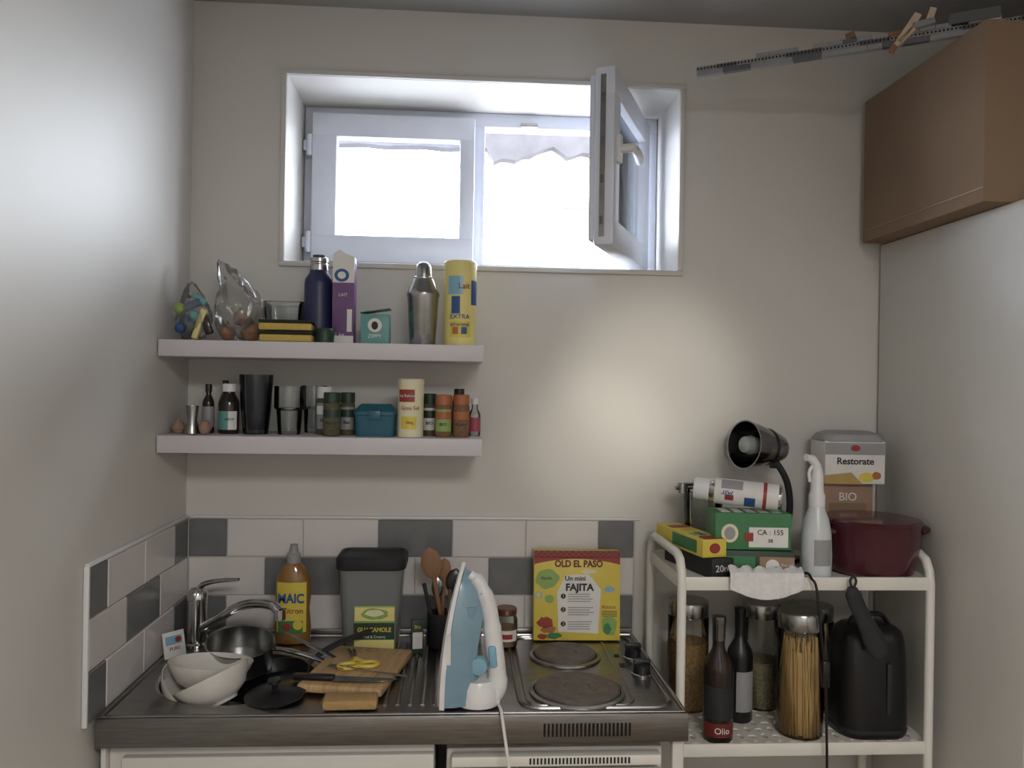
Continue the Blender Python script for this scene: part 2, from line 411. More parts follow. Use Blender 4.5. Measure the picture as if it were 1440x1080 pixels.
b.lathe([(0,0),(.032,0),(.036,.004),(.036,.15),(.034,.163),(.024,.178),(.0225,.188)],NAVY,seg=36)
b.lathe([(.0235,.184),(.0235,.198),(.022,.200),(.022,.203),(.0235,.205),(.0235,.214),(.018,.217)],SATIN,seg=30)
b.lathe([(.017,.215),(.017,.222),(0,.222)],BLACK,seg=24)
b.done((-.350,-.105,U))
b=B('small_jar');b.lathe([(0,0),(.022,0),(.023,.03),(.02,.035),(0,.036)],DGRN);b.done((-.322,-.182,U))
b=B('food_carton')
b.box((0,0,.1),(.052,.05,.2),PUR,.001)
b.rect(-.026,.026,.15,.2,-.0252,PWHITE);b.rect(-.026,.026,.085,.15,-.0252,PUR);b.rect(-.026,.026,.0,.02,-.0252,PWHITE)
b.blob(-.004,.168,.018,.016,-.0258,BLUEL);b.blob(-.004,.168,.010,.009,-.0265,PWHITE)
b.rect(.010,.022,.03,.085,-.0258,PWHITE);b.text('1 kg',.014,PWHITE,-.008,.012+.01,-.0258);b.text('LAIT',.011,PWHITE,0,.12,-.026)
b.flat([(-.026,.2),(.026,.2),(.026,.214),(.004,.222),(-.010,.232),(-.026,.220)],.02,PWHITE,.044)
b.done((-.283,-.13,U))
b=B('small_gift_box')
b.box((0,0,.036),(.068,.06,.072),TEAL,.001)
b.box((.0,-.004,.0805),(.072,.066,.0015),TEAL,0,R(-9,'Y'))
b.blob(.0,.045,.017,.017,-.0304,PWHITE);b.blob(0,.044,.008,.010,-.0312,INK);b.text('ZIPPY',.013,PWHITE,0,.018,-.0303)
b.done((-.2015,-.16,U))
b=B('cocktail_shaker')
b.lathe([(0,0),(.030,0),(.032,.004),(.039,.118),(.041,.124),(.040,.130),(.036,.138),(.026,.160),(.023,.166)],SATIN,seg=40)
b.lathe([(.024,.164),(.024,.168),(.021,.170),(.019,.192),(.016,.200),(.008,.206),(0,.207)],SATIN,seg=32)
b.done((-.088,-.15,U))
b=B('cocoa_powder_tub')
b.lathe([(0,0),(.039,0),(.040,.004),(.040,.188),(.0385,.190)],YELP,seg=40)
b.lathe([(.041,.188),(.041,.205),(.038,.209),(0,.209)],YELP,seg=40)
b.arc(.0402,.02,.06,-35,40,YEL);b.arc(.0402,.125,.17,-45,10,SKY);b.arc(.0408,.078,.12,-30,0,BLUEL);b.arc(.0402,.10,.16,42,80,BLUEL)
b.text('EXTRA',.016,BLUEL,0,.07,0,None,.0402);b.text('VITAMINE',.011,BLUEL,0,.05,0,None,.0408);b.text('Lait',.02,RED,.01,.145,0,None,.0412)
b.arc(.0411,.028,.045,-25,-5,ORG);b.arc(.0411,.028,.045,5,25,BLUEL)
b.done((.003,-.15,U))

b=B('jigger_cup');b.lathe([(0,.002),(.017,0),(.019,.002),(.011,.034),(.015,.068),(.014,.068),(.01,.036)],SATIN);b.done((-.632,-.18,L))
b=B('garlic_bulb')
b.lathe([(0,0),(.012,.001),(.018,.012),(.014,.022),(.004,.032),(.003,.042),(0,.042)],KRAFT,(0,0,0),14);b.done((-.674,-.15,L))
def bottle(name,loc,r,h,body,cap,neck=.35,label=None,shoulder=.6):
    b=B(name)
    b.lathe([(0,0),(r*.92,0),(r,.003),(r,h*shoulder),(r*.9,h*(shoulder+.06)),(r*neck,h*(shoulder+.18)),(r*neck,h*.86)],body)
    b.lathe([(r*neck*1.25,h*.84),(r*neck*1.25,h*.99),(r*neck*1.1,h),(0,h)],cap)
    if label: b.arc(r,h*.12,h*(shoulder-.06),-75,75,label,t=.0008)
    return b
bottle('vanilla_bottle',0,.014,.12,BROWNB,BLACK,.45,LGREYP).done((-.612,-.12,L))
bottle('vanilla_bottle',0,.015,.13,BROWNB,BLACK,.4,DGRN).done((-.585,-.07,L))
b=B('brown_eggs')
for k,(x,y) in enumerate(((0,0),(-.004,.027))): b.lathe([(0,0),(.008,.002),(.0125,.010),(.013,.017),(.009,.028),(.004,.032),(0,.033)],[KRAFT,KRAFT][k],(x,y-.02,0),18)
b.done((-.600,-.17,L))
b=bottle('medicine_bottle',0,.025,.122,BROWNB,WHITE,.55,None,.62);b.arc(.0252,.01,.055,-60,10,TEAL);b.arc(.0252,.01,.055,10,60,PWHITE)
b.text('SIROP',.008,INK,.008,.035,0,None,.026);b.done((-.558,-.135,L))
b=B('smoked_tumbler')
b.lathe([(0,0),(.029,0),(.030,.004),(.036,.06),(.040,.13),(.0405,.145),(.0385,.145),(.034,.06),(.027,.01),(0,.009)],SMOKE,seg=36)
b.done((-.492,-.14,L))
def tumbler(name,loc,r,h):
    b=B(name);b.lathe([(0,0),(r*.72,0),(r*.74,.004),(r*.84,h*.5),(r,h*.55),(r,h),(r*.96,h),(r*.95,h*.56),(r*.78,h*.5),(r*.66,.012),(0,.010)],GLASS,seg=36);b.done(loc)
tumbler('drinking_glass',(-.410,-.145,L),.037,.118);tumbler('drinking_glass',(-.366,-.055,L),.032,.12)
def spice(name,loc,cap,fill,r=.0205,h=.105,lab=PWHITE,txt='BIO'):
    b=B(name)
    b.lathe([(0,0),(r*.93,0),(r,.003),(r,h*.72),(r*.86,h*.77)],fill)
    b.lathe([(r*.98,h*.76),(r*.98,h*.985),(r*.9,h),(0,h)],cap)
    b.arc(r,.014,h*.66,-62,62,lab,t=.0007);b.arc(r+.0007,h*.42,h*.6,-62,62,cap,t=.0004)
    b.text(txt,.011,INK,0,h*.3,0,None,r+.0012)
    return b.done(loc)
spice('spice_jar',(-.328,-.125,L),WHITE,SPICEG,.0195,.118,LGREYP,'SEL')
spice('spice_jar',(-.302,-.18,L),DGRN,SPICEG,lab=SPICEG,txt='Thym')
spice('spice_jar',(-.270,-.135,L),DGRN,SPICEG,.018,lab=LGREYP,txt='Bas')
spice('spice_jar',(-.068,-.125,L),DGRN,SPICEG,.0165)
spice('spice_jar',(-.033,-.168,L),ORG,SPICE,.0205,.103,LGRN,'BIO')
spice('spice_jar',(.0105,-.165,L),ORG,SPICE,.0205,.104,SPICE,'Curry')
b=B('lunch_box')
b.loft([rrect(.092,.075,.012,0),rrect(.098,.085,.014,.05),rrect(.102,.09,.014,.052),rrect(.102,.09,.014,.060),rrect(.094,.08,.014,.066),rrect(.07,.06,.01,.078)],TEALB)
b.box((0,-.047,.052),(.03,.004,.022),TEALB,.002);b.done((-.198,-.155,L),0)
b=B('salt_canister')
b.lathe([(0,0),(.031,0),(.0315,.003),(.0315,.128),(.030,.13)],CRM,seg=36);b.lathe([(.032,.126),(.032,.138),(.029,.141),(0,.141)],CRM,seg=36)
b.arc(.0316,.085,.115,-55,20,RED);b.text('La Baleine',.010,PWHITE,-.006,.1,0,None,.0322);b.text('Gros Sel',.013,RED,0,.07,0,None,.0316);b.arc(.0316,.02,.05,-40,30,YEL);b.text('500g',.009,RED,0,.035,0,None,.0324)
b.done((-.113,-.175,L))
bottle('sauce_bottle',0,.018,.118,BROWNB,BLACK,.6,None,.7).done((.005,-.08,L))
b=bottle('nail_polish_bottle',0,.015,.095,GLASS,WHITE,.5,PINK,.55);b.done((.0445,-.115,L))

# ---------------------------------------------------------------- back of worktop
ZW=CZ+.0025
b=B('dish_soap_bottle')
prof=[(.04,.024,0),(.045,.027,.006),(.046,.028,.04),(.041,.026,.085),(.045,.027,.12),(.042,.026,.16),(.028,.02,.19),(.014,.014,.203)]
b.loft([[Vector((a*math.cos(2*pi*k/28),c*math.sin(2*pi*k/28),z)) for k in range(28)] for a,c,z in prof],AMBER)
b.lathe([(.017,.2),(.017,.222),(.012,.226),(.009,.242),(.010,.246),(0,.248)],LGREYP)
b.loft([[Vector((.0365*x,-.0285+.006*abs(x)**2*1.6,z)) for x in [-1+.1*j for j in range(21)]] for k,z in enumerate((.03,.155))],YEL,False,False,False)
b.rect(-.03,.03,.03,.06,-.0285,GRN,.001);b.text('MAIC',.032,BLUEL,0,.115,-.029,bold=.0008,sx=.85);b.text('Citron',.02,RED,.004,.085,-.029)
b.blob(.018,.05,.012,.012,-.0298,YEL);b.blob(-.01,.045,.01,.01,-.0298,RED)
b.done((-.405,-.085,ZW))

b=B('plastic_food_canister')
b.loft([rrect(.128,.10,.02,0),rrect(.135,.105,.022,.01),rrect(.158,.12,.024,.205),rrect(.153,.115,.022,.205),rrect(.128,.098,.02,.012)],FROST)
b.loft([rrect(.168,.13,.026,.198),rrect(.172,.134,.028,.202),rrect(.172,.134,.028,.224),rrect(.163,.125,.026,.230),rrect(.15,.112,.024,.231),rrect(.146,.108,.022,.226)],BLACKM)
b.X=T(.012,-.029,.0)
b.box((0,-.03,.056),(.100,.005,.110),LGRN,.002)
y=-.0328
b.rect(-.048,.048,.075,.108,y,YELP);b.blob(0,.092,.033,.014,y-.0003,LGRN,w=.1);b.blob(0,.094,.022,.008,y-.001,CRM,w=.1)
b.rect(-.049,.049,.03,.07,y,DGRN);b.text('GUACAMOLE',.0150,YEL,0,.053,y-.0004,bold=.0004,sx=.9);b.text('Mild & Creamy',.009,PWHITE,0,.036,y-.0004);b.rect(-.048,.048,.006,.028,y,YELP)
b.X=Matrix.Identity(4)
b.done((-.205,-.105,ZW))

b=B('utensil_holder')
b.lathe([(0,0),(.034,0),(.036,.003),(.036,.085),(.033,.085),(.031,.006),(0,.006)],BLACKM,(0,0,0),30)
def spoon(b,base,tip,wr,m,bowl=.028,ln=.06):
    P0,P1=Vector(base),Vector(tip);d=(P1-P0).normalized()
    b.tube([P0,P0.lerp(P1,.5),P1-d*ln*.9],wr,m,8)
    xa=(Vector((1,0,0))-d*d.x).normalized();ya=d.cross(xa);C=P1-d*ln*.5
    rg=[]
    for k in range(9):
        t=-1+k/4;w_=math.sqrt(max(0.003,1-t*t))
        rg.append([C+xa*(bowl*w_*math.cos(2*pi*j/14))+ya*(.005*w_*math.sin(2*pi*j/14))+d*(t*ln*.52) for j in range(14)])
    b.loft(rg,m)
spoon(b,(.01,.0,.01),(-.035,-.01,.245),.0055,WOODD,.026,.078)
spoon(b,(0,.01,.01),(.005,.015,.215),.005,WOODD,.017,.055)
spoon(b,(-.01,.01,.01),(-.012,.0,.17),.0035,SATIN,.015,.05)
spoon(b,(.0,-.01,.01),(.035,.01,.19),.004,BLACK,.02,.06)
b.tube([(-.01,-.01,.01),(-.045,-.02,.16)],.005,BLACKM);b.tube([(.01,-.01,.01),(.02,-.03,.15)],.004,SATIN)
b.done((-.03,-.12,ZW))

b=B('jam_jar')
b.lathe([(0,0),(.027,0),(.029,.004),(.029,.068),(.024,.08),(.024,.083)],GLASSJ,seg=30)
b.lathe([(0,.003),(.026,.003),(.027,.05),(0,.052)],ONION,seg=26)
b.lathe([(.026,.08),(.027,.082),(.027,.095),(.025,.097),(0,.097)],COPPER,seg=30)
b.arc(.0292,.018,.045,-60,60,PWHITE);b.arc(.0298,.024,.036,-30,30,RED)
b.done((.132,-.125,ZW))
b=B('seasoning_pack');b.box((0,0,.04),(.03,.012,.08),DGRN,.002);b.rect(-.012,.012,.01,.05,-.0062,PWHITE);b.text('Bio',.012,YEL,0,.063,-.006);b.done((-.088,-.172,ZW),10)

b=B('fajita_kit_box')
w,h=.224,.228
b.box((0,0,h/2),(w,.045,h),YEL,.001)
y=-.0226
for r_ in range(3):
    for k in range(28):
        b.rect(-.112+k*.008,-.104+k*.008,h-.006*(r_+1),h-.006*r_,y,RED if (k+r_)%2 else DRED,.0004)
b.flat([(-.112,h-.016)]+[(-.112+.224*k/16,h-.021-.014*(abs(k-8)/8)**2) for k in range(17)]+[(.112,h-.016)],y,RED,.0004)
b.text('OLD EL PASO',.0235,DRED,.004,.194,y,bold=.0009,sx=.88)
b.blob(-.078,.155,.030,.024,y,LGRN,w=.12);b.text('Ayudo',.011,DGRN,-.08,.158,y-.0008)
b.blob(-.10,.115,.010,.010,y,SKY);b.blob(-.1,.115,.006,.006,y-.0006,YEL);b.blob(-.072,.105,.012,.010,y,LGRN,w=.1)
b.flat([(-.048,.022),(.055,.018),(.062,.13),(.03,.168),(-.03,.165),(-.052,.12)],y,PWHITE,.0005)
b.text('Un mini',.017,INK,-.005,.157,y-.0006,bold=.0003);b.text('FAJITA',.025,INK,.006,.134,y-.0006,bold=.0009)
for zz,nn in ((.112,'1'),(.078,'2'),(.042,'3')):
    b.blob(-.036,zz,.0065,.0065,y-.0006,INK);b.text(nn,.011,YEL,-.036,zz,y-.0014)
    for q_ in range(4): b.rect(-.024,.045-random.random()*.015,zz+.004-q_*.006,zz+.0062-q_*.006,y-.0006,LGREYP,.0003)
b.blob(-.082,.045,.022,.014,y,RED,w=.2);b.blob(-.075,.028,.02,.009,y,ORG,w=.2);b.blob(-.06,.012,.018,.008,y,GRN,w=.2);b.blob(-.09,.01,.012,.007,y,RED,w=.2)
b.blob(.084,.038,.02,.026,y,LGRN,w=.15);b.blob(.078,.03,.010,.014,y-.001,GRN,w=.15);b.text('Astuce',.013,RED,.082,.085,y)
b.blob(.085,.13,.014,.007,y,SKY,w=.2)
for q_ in range(4): b.rect(.064,.104,.073-q_*.004,.0745-q_*.004,y,INK,.0003)
b.blob(.03,.175,.02,.006,y-.0006,CRM)
b.done((.318,-.070,ZW),0,(-5,0,-1))

b=B('sachet_card');b.box((0,0,.03),(.055,.004,.06),PWHITE,.001);b.rect(-.022,.02,.03,.05,-.0022,SKY);b.text('PURE',.012,RED,0,.02,-.002);b.blob(.01,.04,.008,.007,-.003,RED);b.done((-.655,-.20,ZW),0,(-14,0,50))

# ---------------------------------------------------------------- faucet
b=B('kitchen_faucet')
b.lathe([(.031,0),(.031,.006),(.026,.010),(.024,.05),(.0235,.10),(.025,.115),(.024,.13),(.016,.142),(0,.146)],CHROME,(0,0,0),32)
b.tube(cr([(0,0,.13),(.012,-.002,.15),(.05,-.012,.162),(.105,-.02,.168)],6),[.016,.015,.0145,.014,.013,.0125,.012,.0115,.011,.0105,.010,.0095,.009,.0085,.008,.008,.0075,.007,.006],CHROME,12,flat=.6)
b.tube(cr([(.015,-.01,.045),(.06,-.04,.075),(.12,-.09,.118),(.175,-.13,.138),(.215,-.155,.140),(.235,-.165,.128)],6),.0115,CHROME,14)
b.lathe([(0,-.012),(.013,-.012),(.013,.012),(0,.012)],CHROME,(.236,-.166,.122),18)
b.done((-.635,-.105,CZ+.001))

# ---------------------------------------------------------------- dishes
def bowl(name,loc,rot,r,h,m=BOWLW):
    b=B(name);b.lathe([(0,.004),(r*.42,.0),(r*.45,.006),(r*.75,h*.35),(r*.95,h*.8),(r,h),(r*.97,h),(r*.91,h*.8),(r*.7,h*.38),(r*.4,.011),(0,.010)],m,seg=44);return b.done(loc,0,rot)
bowl('bowl',(-.525,-.385,.898),(-7,3,0),.088,.064)
bowl('bowl',(-.484,-.427,.888),(-10,-26,0),.080,.060)
bowl('dinner_bowl',(-.585,-.40,.885),(2,44,0),.07,.035)
b=B('saucepan')
b.lathe([(0,0),(.068,0),(.074,.006),(.076,.06),(.079,.064),(.078,.067),(.074,.064),(.072,.008),(0,.006)],SATIN,seg=44)
b.tube(cr([(.074,.0,.052),(.11,-.008,.055),(.18,-.03,.052),(.225,-.045,.044)],5),[.006]*5+[.008]*11,CHROME,10,flat=.6)
b.done((-.50,-.225,.896),0,(12,4,0))
b=B('frying_pan')
b.lathe([(0,0),(.075,0),(.085,.006),(.098,.030),(.10,.032),(.096,.032),(.08,.008),(0,.005)],BLACK,seg=48)
b.tube(cr([(.094,0.02,.028),(.13,.035,.040),(.18,.055,.045),(.25,.085,.040)],5),[.008]*5+[.010]*11,BLACKM,10,flat=.6)
b.done((-.415,-.31,.868),0,(4,-12,12))
b=B('saucepan_lid')
b.lathe([(.062,0),(.063,.003),(.05,.009),(.02,.014),(.006,.015),(.006,.024),(.014,.028),(.013,.034),(0,.035)],BLACK,seg=40)
b.done((-.368,-.452,.914),0,(6,-4,0))
b=B('cutlery_knife');b.loft([[Vector((x,-w_,0)),Vector((x,w_,0)),Vector((x,w_*.8,.0015)),Vector((x,-w_*.8,.0015))] for x,w_ in ((0,.004),(.01,.007),(.08,.008),(.085,.006),(.1,.008),(.17,.009),(.19,.006),(.2,.001))],SATIN);b.done((-.40,-.20,.968),0,(0,14,-30))

# cutting board
b=B('cutting_board')
b.box((0,0,.009),(.185,.265,.018),WOOD,.006,None,3)
b.lathe([(.010,.0181),(.012,.0186),(.014,.0181)],WOODD,(.0,.11,0),20)
b.done((-.212,-.33,CZ+.0065),-11)
BZ=CZ+.025
b=B('kitchen_scissors')
for sgn in (1,-1):
    ringp=[Vector((.022*math.cos(2*pi*k/20)+sgn*.0225,.016*math.sin(2*pi*k/20)-.0,.005)) for k in range(20)]
    b.tube(ringp,.0045,YEL,8,True)
    b.tube([(sgn*.016,.014,.005),(sgn*.006,.03,.005),(-sgn*.002,.045,.005)],.005,YEL,8)
    b.loft([[Vector((-sgn*x-.003,y_,.004+.001*sgn)),Vector((-sgn*x+.003,y_,.004+.001*sgn)),Vector((-sgn*x+.003,y_,.006+.001*sgn)),Vector((-sgn*x-.003,y_,.006+.001*sgn))] for x,y_ in ((.0,.04),(.004,.08),(.006,.115))],SATIN)
b.done((-.21,-.345,BZ+.0005),15)
b=B('chef_knife')
b.box((-.05,0,.006),(.09,.020,.012),BLACK,.004)
b.loft([[Vector((x,-w_,.005)),Vector((x,.01,.005)),Vector((x,.01,.0068)),Vector((x,-w_,.0062))] for x,w_ in ((-.005,.018),(.04,.018),(.09,.012),(.12,.002),(.128,-.008))],SATIN)
b.done((-.245,-.425,BZ),-8)
b=B('table_fork')
b.tube([(-.09,0,.003),(0,0,.004),(.05,0,.007),(.065,0,.004)],[.005,.0025,.003,.008],SATIN,8,flat=.4)
for k in range(4): b.tube([(.06,-.0075+.005*k,.004),(.1,-.0075+.005*k,.006)],.0012,SATIN,6)
b.done((-.18,-.385,BZ+.002),160)
b=B('pan_scourer');b.box((0,0,.010),(.108,.05,.02),OLDSP,.005,None,2);b.done((-.205,-.515,CZ+.0055),2)

# ---------------------------------------------------------------- clothes iron
b=B('clothes_iron')
def arch(x,s,hh,z0=.0,n=12,off=0.):
    pts=[]
    for k in range(n+1):
        t=k/n;w_=.054*s*(1-t**2.3)**.75 if t<1 else 0.0008
        pts.append((w_,z0+hh*t))
    return [Vector((x+off*(p[1]/hh)**2,p[0],p[1])) for p in pts]+[Vector((x+off*(p[1]/hh)**2,-p[0],p[1])) for p in reversed(pts[:-1])]
bend=.026
b.loft([arch(-.058,.97,.282,.004,off=bend+.012),arch(-.053,1,.285,.002,off=bend+.010)],CHROME)
b.loft([arch(-.053,1.0,.287,0.,off=bend+.010),arch(-.043,1.0,.285,0.,off=bend+.006)],IWHITE)
b.loft([arch(-.043,.93,.272,.003,off=bend+.005),arch(-.022,.90,.258,.004,off=bend),arch(.0,.74,.225,.006,off=bend-.004),arch(.012,.5,.195,.008,off=bend-.006)],GREYB)
b.tube(cr([(-.002,0,.262),(.018,0,.245),(.036,0,.205),(.044,0,.165),(.050,0,.12),(.056,0,.075),(.058,0,.035),(.045,0,.012)],5),
   [.010]*3+[.014]*5+[.017]*8+[.019]*12+[.021]*8,IWHITE,16)
b.loft([[Vector((x_*sc_+.018,y_*sc_*.9,z)) for x_,y_ in [(.046*math.cos(2*pi*k/24),.050*math.sin(2*pi*k/24)) for k in range(24)]] for z,sc_ in ((0,.98),(.012,1.0),(.035,.95),(.05,.8))],IWHITE)
b.loft([[Vector((-.0+.02*math.cos(2*pi*k/20),.028*math.sin(2*pi*k/20),z)) for k in range(20)] for z in (.03,.20)],GREYB)
b.lathe([(0,0),(.019,0),(.020,.004),(.017,.014),(0,.016)],SKY,(.022,-.016,.082),24,R(90,'X'))
b.box((.05,-.018,.10),(.016,.012,.045),SKY,.005,R(-6,'Y'));b.box((.03,-.0,.222),(.02,.03,.012),SKY,.004,R(30,'Y'))
b.rect(-.040,-.032,.09,.15,-.0485,PWHITE,.002)
b.lathe([(.004,0),(.004,.02),(0,.02)],WHITE,(.062,-.002,.012),10,R(115,'X'))
b.done((.034,-.498,CZ+.0065),-8)
b=B('iron_power_cord')
b.tube(cr([(.064,-.024,.0065),(.068,-.038,.0075),(.072,-.055,.006),(.078,-.074,-.015),(.09,-.078,-.09),(.102,-.078,-.2),(.10,-.08,-.5),(.11,-.08,-.85),(.16,-.11,-.895),(.3,-.14,-.902)],6),.0032,CREAM,8)
b.done((.034,-.498,CZ+.0045),-8)

# ---------------------------------------------------------------- tall fridge + box + brick gun
b=B('tall_fridge')
b.box((1.465,-.31,.985),(.63,.60,1.964),CABW,.004)
b.box((1.465,-.635,.62),(.63,.045,1.18),CABW,.012);b.box((1.465,-.635,1.59),(.63,.045,.74),CABW,.012)
b.box((1.20,-.675,.95),(.02,.03,.35),SATIN,.006);b.box((1.20,-.675,1.42),(.02,.03,.25),SATIN,.006)
b.done((0,0,.0))
b=B('cardboard_box')
bx0,bx1,by0,by1,bz0,bz1=1.09,1.66,-.545,-.03,1.968,2.35
b.box(((bx0+bx1)/2,(by0+by1)/2,(bz0+bz1)/2),(bx1-bx0,by1-by0,bz1-bz0),CARD,.002)
b.box((bx0-.0006,(by0+by1)/2,bz0+.03),(.001,by1-by0-.004,.003),CARDT)
b.box(((bx0+bx1)/2,(by0+by1)/2,bz1+.0006),(.05,by1-by0,.001),CARDT)
b.box((bx1-.12,by0-.0008,bz1-.05),(.05,.001,.1),CARDT)
b.done()
b=B('toy_brick_gun')
def studs(x0,x1,z,m,y=0):
    x=x0
    while x<x1: b.lathe([(.0024,0),(.0024,.0018),(0,.0018)],m,(x,y,z),8);x+=.008
x=0;k=0
while x<.70:
    ln=random.choice((.064,.08,.048));m_=[LGREY,LDG,LGREY,LGREY,LDG][k%5]
    b.box((x+ln/2,0,.008),(ln-.0006,.016,.0096),m_,.0006,None,1);studs(x+.004,x+ln,.0128,m_,-.004)
    hx=x+.004
    while hx<x+ln-.003:
        b.lathe([(0,0),(.0024,0),(.0024,.001),(0,.001)],DARK,(hx,-.0079,.008),8,R(90,'X'));hx+=.008
    x+=ln;k+=1
x=.0;k=0
while x<.70:
    ln=random.choice((.064,.096,.032));m_=[LGREY,LDG,LGREY][k%3];b.box((x+ln/2,0,-.003),(ln-.0006,.016,.0115),m_,.0006,None,1)
    k+=1;x+=ln
x=.14
for k in range(16):
    if k%5 !=3: b.box((x+.016,0,.019),(.031,.014,.0096),[LGREY,LBR,LDG,LTAN][k%4] if k%3==0 else LGREY,.0006,None,1);studs(x+.004,x+.032,.0238,LGREY)
    x+=.032
b.box((.470,-.012,.022),(.016,.016,.07),LTAN,.0006,R(35,'Y'),1);b.box((.462,-.012,.004),(.05,.016,.012),LTAN,.0006,R(-40,'Y'),1)
b.box((.500,-.012,.028),(.045,.016,.014),LGREY,.0006,R(-8,'Y'),1);b.box((.515,-.014,.044),(.014,.012,.03),LTAN,.0006,R(20,'Y'),1)
b.box((.440,-.012,-.012),(.012,.014,.03),LBR,.0006,R(30,'Y'),1);b.box((.35,0,.032),(.02,.012,.014),LBR,.0006,R(-15,'Y'),1)
b.box((.60,0,.03),(.10,.02,.024),LDG,.0006,None,1)
b.done((.575,-.205,2.340),0,(0,-1.9,-25.7))

# ---------------------------------------------------------------- trolley
b=B('kitchen_trolley')
X0,X1,Y0,Y1=.518,1.105,-.35,-.045
for x in (X0,X1):
    pts=[(x,Y0,.05),(x,Y0,1.12),(x,Y0+.006,1.15),(x,Y0+.02,1.173),(x,Y0+.045,1.182),(x,Y1-.045,1.182),(x,Y1-.02,1.173),(x,Y1-.006,1.15),(x,Y1,1.12),(x,Y1,.05)]
    b.tube(pts,.0105,CREAM,12)
def tray(z0,z1,perf):
    for y in (Y0,Y1): b.box(((X0+X1)/2,y,(z0+z1)/2),(X1-X0,.008,z1-z0),CREAM,.003)
    for x in (X0,X1): b.box((x,(Y0+Y1)/2,(z0+z1)/2),(.008,Y1-Y0,z1-z0),CREAM,.003)
    zf=z1-.010
    if not perf: b.box(((X0+X1)/2,(Y0+Y1)/2,zf-.003),(X1-X0-.006,Y1-Y0-.006,.005),CREAM)
    else:
        nx,ny=20,8;cw=(X1-X0-.008)/nx;ch=(Y1-Y0-.008)/ny
        for ix in range(nx):
            for iy in range(ny):
                cx_=X0+.004+cw*(ix+.5);cy_=Y0+.004+ch*(iy+.5);o_=[];n_=[]
                for k in range(12):
                    a=2*pi*k/12+pi/4;c_,s_=math.cos(a),math.sin(a);m_=max(abs(c_),abs(s_))
                    o_.append(Vector((cx_+cw/2*c_/m_,cy_+ch/2*s_/m_,zf)))
                    rx,ry=(.0105,.0085) if (ix+iy)%2 else (.007,.0145)
                    n_.append(Vector((cx_+rx*c_,cy_+ry*s_,zf)))
                b.loft([o_,n_,[v-Vector((0,0,.004)) for v in n_]],CREAM,False,False)
tray(1.106,1.137,False);tray(.726,.756,True);tray(.30,.33,True)
for x in (X0,X1):
    for y in (Y0,Y1):
        b.lathe([(.0,-.01),(.022,-.01),(.025,-.006),(.025,.006),(.022,.01),(0,.01)],BLACK,(x,y,.026),20,R(90,'Y'))
        b.box((x,y,.045),(.028,.03,.02),LGREYP,.003)
b.done()
ZT=1.1275;ZM=.7465

def carton(name,loc,rot,d,base,deco):
    b=B(name);b.box((0,0,d[2]/2),d,base,.0012);deco(b,d);return b.done(loc,0,rot)
def d1(b,d):
    for s_,m_ in ((-.10,RED),(-.05,LGRN),(.0,YEL),(.06,RED)): b.box((0,s_,d[2]+.0004),(d[0]*.8,.03,.0008),m_)
    b.box((0,-d[1]/2-.0004,d[2]/2),(d[0]*.8,.0008,d[2]*.7),YEL)
    b.box((-d[0]/2-.0004,-.03,d[2]/2),(.0008,.12,d[2]*.7),GRN)
    b.box((0,-d[1]/2+.03,d[2]+.001),(d[0]*.6,.022,.001),RED);b.text('SACS',.018,BLUEL,M=T(0,-.05,d[2]+.002)@R(90,'Z'));b.blob(0,d[2]*.5,.014,.012,-d[1]/2-.0008,RED)
def d2(b,d):
    b.text('20m',.022,PWHITE,.0,d[2]*.5,-d[1]/2)
carton('foil_roll_box',(.592,-.220,ZT),(0,0,14),(.058,.225,.046),BLACKM,d2)
carton('freezer_bag_box',(.576,-.205,ZT+.0475),(0,0,13),(.062,.235,.042),YEL,d1)
def d3(b,d):
    y=-d[1]/2
    b.rect(-d[0]/2,d[0]/2,d[2]*.66,d[2],y,GRN);b.rect(-.01,d[0]*.46,.006,d[2]*.62,y,PWHITE);b.blob(-.055,d[2]*.45,.02,.022,y-.0006,CRM);b.blob(-.055,d[2]*.45,.013,.015,y-.0014,LGREYP)
    b.text('CA : 155',.017,INK,.04,d[2]*.48,y-.0008);b.rect(-.02,.0,.02,.04,y-.0008,RED);b.text('38',.012,INK,.04,d[2]*.25,y-.0008)
    for k in range(5): b.box((-.06+.03*k,0,d[2]+.0004),(.02,.06,.0006),PWHITE)
def d4(b,d):
    y=-d[1]/2;b.rect(.0,.08,.006,d[2]*.8,y,KRAFT);b.blob(.03,d[2]*.45,.016,.016,y-.0006,PWHITE);b.text('Recycle',.01,PWHITE,.065,d[2]*.5,y-.0008)
    b.rect(-.08,-.01,.02,.05,y,GRN)
carton('tea_box',(.715,-.275,ZT),(0,0,-7),(.160,.09,.062),DGRN,d4)
carton('tea_box',(.700,-.265,ZT+.0635),(0,0,-4),(.178,.09,.085),GRN,d3)
b=B('aerosol_can')
b.lathe([(0,.004),(.022,.006),(.027,.0),(.031,.003),(.031,.008)],[SATIN,SATIN,CHROME,CHROME],seg=32)
b.lathe([(.031,.008),(.031,.155)],PWHITE,seg=32);b.lathe([(.031,.155),(.027,.168),(.020,.174)],CHROME,seg=32);b.lathe([(.027,.166),(.0265,.2),(.023,.205),(0,.205)],WHITE,seg=32)
b.arc(.0312,.035,.043,-170,170,RED,n=30);b.arc(.0312,.06,.085,-60,-10,BLUEL);b.arc(.0312,.09,.14,20,70,LGREYP);b.arc(.0318,.11,.13,-30,-5,RED)
b.text('Air',.022,BLUEL,M=T(.0,-.0322,.125)@R(90,'X')@R(90,'Z'))
b.done((.772,-.290,ZT+.0635+.085+.034),0,(0,-86,-20))
b=B('measuring_jug')
b.lathe([(0,0),(.042,0),(.044,.004),(.05,.17),(.0525,.175),(.0475,.172),(.041,.008),(0,.008)],GLASS,seg=36)
